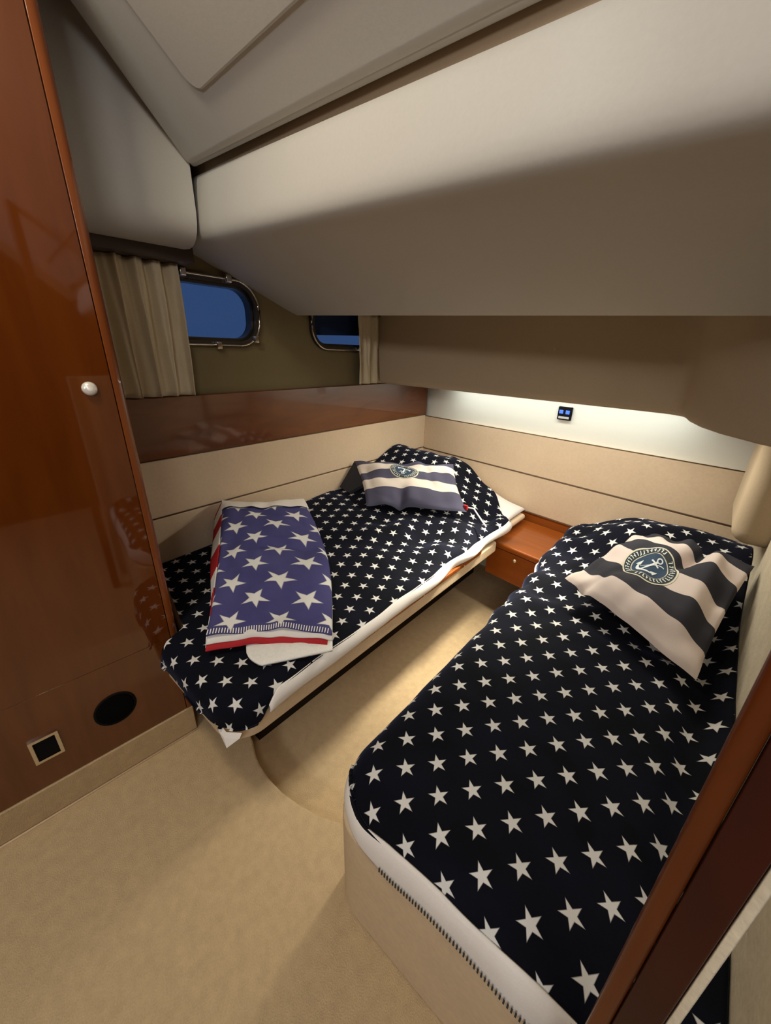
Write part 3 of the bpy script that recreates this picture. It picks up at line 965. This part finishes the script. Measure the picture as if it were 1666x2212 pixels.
# ------------------------------------------------------------------ cushions
def patch_fn(c00, c10, c01, c11, puff, wrk, seed, extra=None):
    C = [Vector(c) for c in (c00, c10, c01, c11)]
    nrm = ((C[1] - C[0]).cross(C[2] - C[0])).normalized()
    if nrm.z < 0: nrm = -nrm

    def f(u, v, side=1, off=0.0):
        p = C[0] * (1 - u) * (1 - v) + C[1] * u * (1 - v) + C[2] * (1 - u) * v + C[3] * u * v
        e = max(0.0, 16 * u * (1 - u) * v * (1 - v))
        cx = (C[0] + C[1] + C[2] + C[3]) / 4
        pinch = 0.05 * ((abs(2 * u - 1) ** 2) * (1 - abs(2 * v - 1) ** 2) + (abs(2 * v - 1) ** 2) * (1 - abs(2 * u - 1) ** 2))
        p = p + (cx - p) * pinch
        h = puff * e ** 0.45
        wv = wrk * (nz(u * 3.2, v * 3.2, seed) + 0.6 * nz(u * 7, v * 4, seed + 5)) * min(1, e * 3 + 0.25)
        if extra: wv += extra(u, v)
        return p + nrm * (side * h + off + wv)
    return f


def cushion(name, corners, puff, wrk, seed, mat, label, emb, group, extra=None):
    f = patch_fn(*corners, puff, wrk, seed, extra)
    base = (Vector(corners[0]) + Vector(corners[1])) / 2
    root = empty(name, base, label, 'cushion', group)
    grid('cover', lambda a, b: f(a, b, 1), 70, 60, mat, root)
    grid('back', lambda a, b: f(a, b, -0.7), 30, 30, M['cushion_back'], root)
    # emblem, draped on the cover
    u0, v0, R, ang_ = emb
    C = [Vector(c) for c in corners]
    lu = (C[1] - C[0]).length * 0.5 + (C[3] - C[2]).length * 0.5
    lv = (C[2] - C[0]).length * 0.5 + (C[3] - C[1]).length * 0.5

    def dr(x, y, off):
        xx = x * math.cos(ang_) - y * math.sin(ang_); yy = x * math.sin(ang_) + y * math.cos(ang_)
        return f(u0 + xx * R / lu, v0 + yy * R / lv, 1, off)

    def disc(nm, r_in, r_out, off, m, par, seg=64, rings=8):
        vs, fs = [], []
        for j in range(rings + 1):
            r_ = r_in + (r_out - r_in) * j / rings
            for k in range(seg):
                q = 2 * PI * k / seg
                vs.append(dr(r_ * math.cos(q), r_ * math.sin(q), off))
        for j in range(rings):
            for k in range(seg):
                fs.append((j * seg + k, j * seg + (k + 1) % seg, (j + 1) * seg + (k + 1) % seg, (j + 1) * seg + k))
        return mk(nm, vs, fs, m, par, True)
    em = disc('emblem', 0.001, 1.0, 0.0012, M['emb_cream'], root)
    em['label'] = 'round nautical emblem with a pale anchor'
    disc('outer_ring', 0.665, 0.93, 0.0022, M['emb_dark'], em)
    disc('centre', 0.001, 0.625, 0.0024, M['emb_navy'], em)
    # short strokes of the worn, unreadable ring lettering
    rnd = random.Random(3)
    vs, fs = [], []

    def quad(pts, off):
        k = len(vs)
        for p in pts: vs.append(dr(p[0], p[1], off))
        fs.append((k, k + 1, k + 2, k + 3))

    def bar(x0, y0, x1, y1, w, off, nseg=6):
        d = Vector((x1 - x0, y1 - y0)); nn = Vector((-d.y, d.x)).normalized() * (w / 2)
        for i in range(nseg):
            a = Vector((x0, y0)) + d * (i / nseg); b = Vector((x0, y0)) + d * ((i + 1) / nseg)
            quad([a - nn, b - nn, b + nn, a + nn], off)
    for k in range(38):
        if k in (9, 10, 28, 29): continue
        q = 2 * PI * k / 38
        c, s_ = math.cos(q), math.sin(q)
        bar(0.715 * c, 0.715 * s_, 0.88 * c, 0.88 * s_, 0.038, 0.0032, 2)
        rr_ = rnd.choice((0.72, 0.80, 0.87))
        q2 = q + 0.075
        bar(rr_ * c, rr_ * s_, rr_ * math.cos(q2), rr_ * math.sin(q2), 0.036, 0.0032, 2)
    mk('lettering', vs, fs, M['emb_white'], em)['kind'] = 'stuff'
    vs, fs = [], []
    bar(0, -0.44, 0, 0.34, 0.085, 0.0036, 10)               # shank
    bar(-0.20, 0.22, 0.20, 0.22, 0.065, 0.0037, 6)          # stock
    for k in range(14):                                     # ring
        q, q2 = 2 * PI * k / 14, 2 * PI * (k + 1) / 14
        bar(0.095 * math.cos(q), 0.43 + 0.095 * math.sin(q), 0.095 * math.cos(q2), 0.43 + 0.095 * math.sin(q2), 0.05, 0.0036, 1)
    for k in range(12):                                     # arms
        q, q2 = PI * (1.12 + 0.76 * k / 12), PI * (1.12 + 0.76 * (k + 1) / 12)
        w = 0.07 + 0.06 * math.sin(PI * (k + .5) / 12)
        bar(0.37 * math.cos(q), -0.08 + 0.37 * math.sin(q), 0.37 * math.cos(q2), -0.08 + 0.37 * math.sin(q2), w, 0.0036, 1)
    for sg in (-1, 1):                                      # flukes
        quad([(sg * 0.27, -0.20), (sg * 0.46, -0.26), (sg * 0.41, 0.02), (sg * 0.39, 0.02)], 0.0038)
    for k in range(9):                                      # rope
        a = k / 9; b_ = (k + 1) / 9
        bar(0.30 - 0.55 * a, 0.40 - 0.6 * a + 0.10 * math.sin(a * 6), 0.30 - 0.55 * b_, 0.40 - 0.6 * b_ + 0.10 * math.sin(b_ * 6), 0.03, 0.0034, 1)
    mk('anchor', vs, fs, M['emb_white'], em)
    return root, f


def crease_r(u, v):
    w = -0.034 * math.exp(-((u - 0.60 - 0.25 * (v - 0.7)) / 0.045) ** 2) * sm(v, 0.42, 0.72)
    w += 0.022 * math.exp(-((u - 0.74 - 0.15 * (v - 0.7)) / 0.09) ** 2) * sm(v, 0.38, 0.65) * (1 - 0.6 * sm(v, 0.85, 1.0))
    w += 0.016 * math.exp(-((u - 0.50) / 0.07) ** 2) * sm(v, 0.55, 0.8)
    w -= 0.018 * math.exp(-((u - 0.16 - 0.3 * v) / 0.04) ** 2) * (1 - sm(v, 0.15, 0.45))
    w += 0.006 * math.sin(26 * v + 5 * u) * (1 - sm(u, 0.02, 0.25)) + 0.007 * math.sin(30 * v) * sm(u, 0.8, 1.0)
    return w


def crease_l(u, v):
    w = -0.024 * math.exp(-((u - 0.33 - 0.25 * v) / 0.05) ** 2) * (1 - sm(v, 0.15, 0.45))
    w += 0.018 * math.exp(-((u - 0.17) / 0.09) ** 2) * (1 - sm(v, 0.3, 0.6))
    w += 0.007 * math.sin(20 * u + 1) * sm(v, 0.75, 1.0) - 0.008 * math.exp(-((u - 0.72) / 0.04) ** 2) * sm(v, 0.2, 0.5)
    return w


cu_r, fr_ = cushion('striped_cushion', ((-0.45, 1.20, 0.515), (-0.045, 1.06, 0.475), (-0.40, 1.74, 0.560), (-0.042, 1.50, 0.640)), 0.045, 0.032, 2.0, M['stripe_r'],
                    'rumpled striped cushion with anchor emblem on the berth beside the door post', (0.41, 0.47, 0.092, -0.45), 'striped anchor cushions', crease_r)
cu_l, fl_ = cushion('striped_cushion', ((-1.39, 1.10, 0.505), (-1.045, 1.44, 0.50), (-1.735, 1.285, 0.622), (-1.29, 1.61, 0.650)), 0.045, 0.020, 9.0, M['stripe_l'],
                    'striped cushion with anchor emblem propped on the hull berth pillow', (0.47, 0.68, 0.074, PI - 0.35), 'striped anchor cushions', crease_l)
fv = [fl_(0.0, 1.0), Vector((-1.742, 1.185, 0.492)), Vector((-1.62, 1.16, 0.50)), fl_(0.0, 0.45)]
mk('side_flap', fv + [v + Vector((0.006, 0.012, -0.01)) for v in fv], [(0, 1, 2, 3), (4, 5, 6, 7), (0, 1, 5, 4), (1, 2, 6, 5), (2, 3, 7, 6)], M['cushion_back'], cu_l)
# zip cord and red tag of the far cushion
p = [fl_(0.99, 0.06, 1, 0.004), Vector((-1.03, 1.47, 0.515)), Vector((-0.985, 1.445, 0.503)), Vector((-0.94, 1.42, 0.492)), Vector((-0.905, 1.40, 0.485))]
tube('zip_cord', p, 0.004, M['white'], cu_l, 6)
box('red_tag', -1.073, -1.050, 1.440, 1.452, 0.505, 0.530, XYZ, M['red'], cu_l, 0.002, 1)

# ------------------------------------------------------------------ folded flag blanket
bc = ((-0.965, 0.205, 0.458), (-0.775, 0.490, 0.445), (-1.615, 0.500, 0.600), (-1.640, 0.900, 0.505))
fb = patch_fn(*bc, 0.030, 0.016, 21.0)
bl = empty('folded_blanket', (-1.25, 0.5, 0.43), 'blue folded blanket with large white stars and red stripes on the hull berth', 'blanket')


def blf(off, curl):
    def f(a, b):
        p = fb(a, b, 1, off)
        p = p + Vector((0.05, 0.035, -0.012)) * (sm(a, 0.45, 1.0) * math.sin(PI * b)) + Vector((0, 0, 0.010 * nz(a * 2.2, b * 4.5, 31) + 0.006 * nz(a * 6, b * 9, 3)))
        dip = 0.015 * math.exp(-((b - 0.52) / 0.03) ** 2) * sm(a, 0.25, 0.5) * (1 - sm(a, 0.8, 0.95))
        p = p + Vector((0, 0, -dip + curl * math.exp(-(b / 0.05) ** 2) * (0.5 + 0.5 * math.sin(a * 11 + 1))))
        return p
    return f


top = grid('star_layer', blf(0.0, 0.014), 60, 80, M['stars_b'], bl, lambda a, b: (a * 0.36, b * 0.86))
md = top.modifiers.new('thickness', 'SOLIDIFY'); md.thickness = 0.005; md.offset = -1
# white edge along the wall end
grid('white_edge', lambda a, b: blf(0.004, 0.0)(a, 0.895 + 0.105 * b) + Vector((0, 0, 0.006)), 40, 6, M['white'], bl)


def under(off, shift, w0=0.0, w1=1.0):
    def f(a, b):
        a2 = w0 + (w1 - w0) * a
        p = blf(0.0, 0.0)(a2, b)
        zz = p.z - off
        return Vector((p.x + shift.x * (1 - b), p.y + shift.y * (1 - b), zz))
    return f


rl = grid('red_layer', under(0.019, Vector((0.020, -0.013, 0))), 40, 30, M['red'], bl)
md = rl.modifiers.new('thickness', 'SOLIDIFY'); md.thickness = 0.006; md.offset = -1
wl_ = grid('white_layer', under(0.007, Vector((0.010, -0.006, 0))), 40, 30, M['white'], bl)
md = wl_.modifiers.new('thickness', 'SOLIDIFY'); md.thickness = 0.005; md.offset = -1


# fleece tongue at the front
def tongue(a, b):
    s0_, t0_ = Vector((-0.965, 0.205)), Vector((-0.775, 0.490))
    e = s0_.lerp(t0_, 0.30 + 0.70 * a)
    d = Vector((0.83, -0.55)).normalized()
    ln = 0.088 * math.sqrt(min(1.0, a / 0.22)) * (1 - 0.55 * a)
    q = e - d * 0.10 + d * (0.10 + ln) * b
    return Vector((q.x, q.y, 0.424 + 0.004 * math.sin(PI * b)))


tg = grid('fleece_layer', tongue, 40, 20, M['fleece'], bl)
md = tg.modifiers.new('thickness', 'SOLIDIFY'); md.thickness = 0.006; md.offset = 0
# striped side, showing along the left edge
vs_a = [fb(0.0, b / 60, 1, 0.001) for b in range(61)]


def stripe_side(a, b):
    p = fb(0.004, a, 1, 0.0)
    down = 0.030 + 0.045 * a
    return p + Vector((-0.004 - 0.020 * b * a, -0.006 * b - 0.028 * b * sm(a, 0.1, 0.6), -down * b))


ss = grid('striped_side', stripe_side, 80, 8, M['stripe_red'], bl)
md = ss.modifiers.new('thickness', 'SOLIDIFY'); md.thickness = 0.004; md.offset = 0
# whipped stitches along the front edge
vs, fs = [], []
for i in range(47):
    a = (i + 0.3) / 48
    p0, p1 = blf(0.003, 0.014)(a, 0.0), blf(0.003, 0.014)(min(1, a + 0.006), 0.020)
    w = (fb(1, 0) - fb(0, 0)).normalized() * 0.0014
    k = len(vs)
    vs += [p0 - w, p0 + w, p1 + w, p1 - w]; fs.append((k, k + 1, k + 2, k + 3))
st_ = mk('whip_stitching', vs, fs, M['white'], bl); st_['kind'] = 'stuff'

# ------------------------------------------------------------------ night stand between the berths
ns_ = empty('nightstand', (-0.78, 1.82, 0.1), 'small varnished cherry nightstand with drawer between the two berths', 'nightstand')
def nsx(sv, y):
    return (sv - UU.y * y) / UU.x


def nbox(nm, s0, s1, y0, y1, z0, z1, m, par, bv):
    return prism(nm, [(nsx(s0, y0), y0), (nsx(s1, y0), y0), (nsx(s1, y1), y1), (nsx(s0, y1), y1)], z0, z1, XYZ, m, par, bv, 3)


nbox('top', -0.778, -0.430, 1.605, 1.984, 0.292, 0.322, M['wood_n'], ns_, 0.008)
nbox('body', -0.765, -0.432, 1.640, 1.984, 0.110, 0.290, M['wood'], ns_, 0.003)
dr_ = nbox('drawer', -0.762, -0.434, 1.618, 1.638, 0.122, 0.284, M['wood_n'], ns_, 0.004)
lathe('knob', [(0.0, 0.0), (0.007, 0.0), (0.010, 0.006), (0.010, 0.010), (0.006, 0.014), (0.0, 0.0145)], (-0.855, 1.618, 0.258), (0, -1, 0), M['brass'], dr_, 16)

# ------------------------------------------------------------------ usb socket on the headboard wall
us = empty('usb_socket', (-0.927, 2.0, 0.90), 'small black usb socket with two blue ports on the headboard wall', 'socket')
box('plate', -0.962, -0.892, 1.998, 2.0115, 0.902, 0.966, XYZ, M['black'], us, 0.003, 2)
for xx in (-0.944, -0.911):
    box('port', xx - 0.010, xx + 0.010, 1.996, 1.9985, 0.932, 0.950, XYZ, M['usb_led'], us, 0.001, 1)
box('label_strip', -0.954, -0.900, 1.9970, 1.9985, 0.908, 0.919, XYZ, M['grey_print'], us, 0.0005, 1)

# ------------------------------------------------------------------ light fittings
lf = empty('led_strip', (-0.90, 1.94, 1.03), 'slim led strip hidden under the soffit above the headboard', 'lamp')
box('housing', -1.64, -0.36, 1.935, 1.970, 1.0262, 1.0355, XYZ, M['chrome'], lf)
for i, (x, y) in enumerate(((-0.70, -0.22), (0.70, -2.20), (0.62, -0.50))):
    cl = empty('ceiling_lamp', (x, y, 2.06), ('round downlight over the entrance, beside the wardrobe', 'unseen round downlight added for the corridor fill light', 'round downlight over the entrance, on the door post side')[i], 'lamp')
    lathe('ring', [(0.07, 0.0), (0.085, 0.0), (0.085, 0.022), (0.07, 0.022)], (x, y, 2.062), (0, 0, 1), M['chrome'], cl, 32)
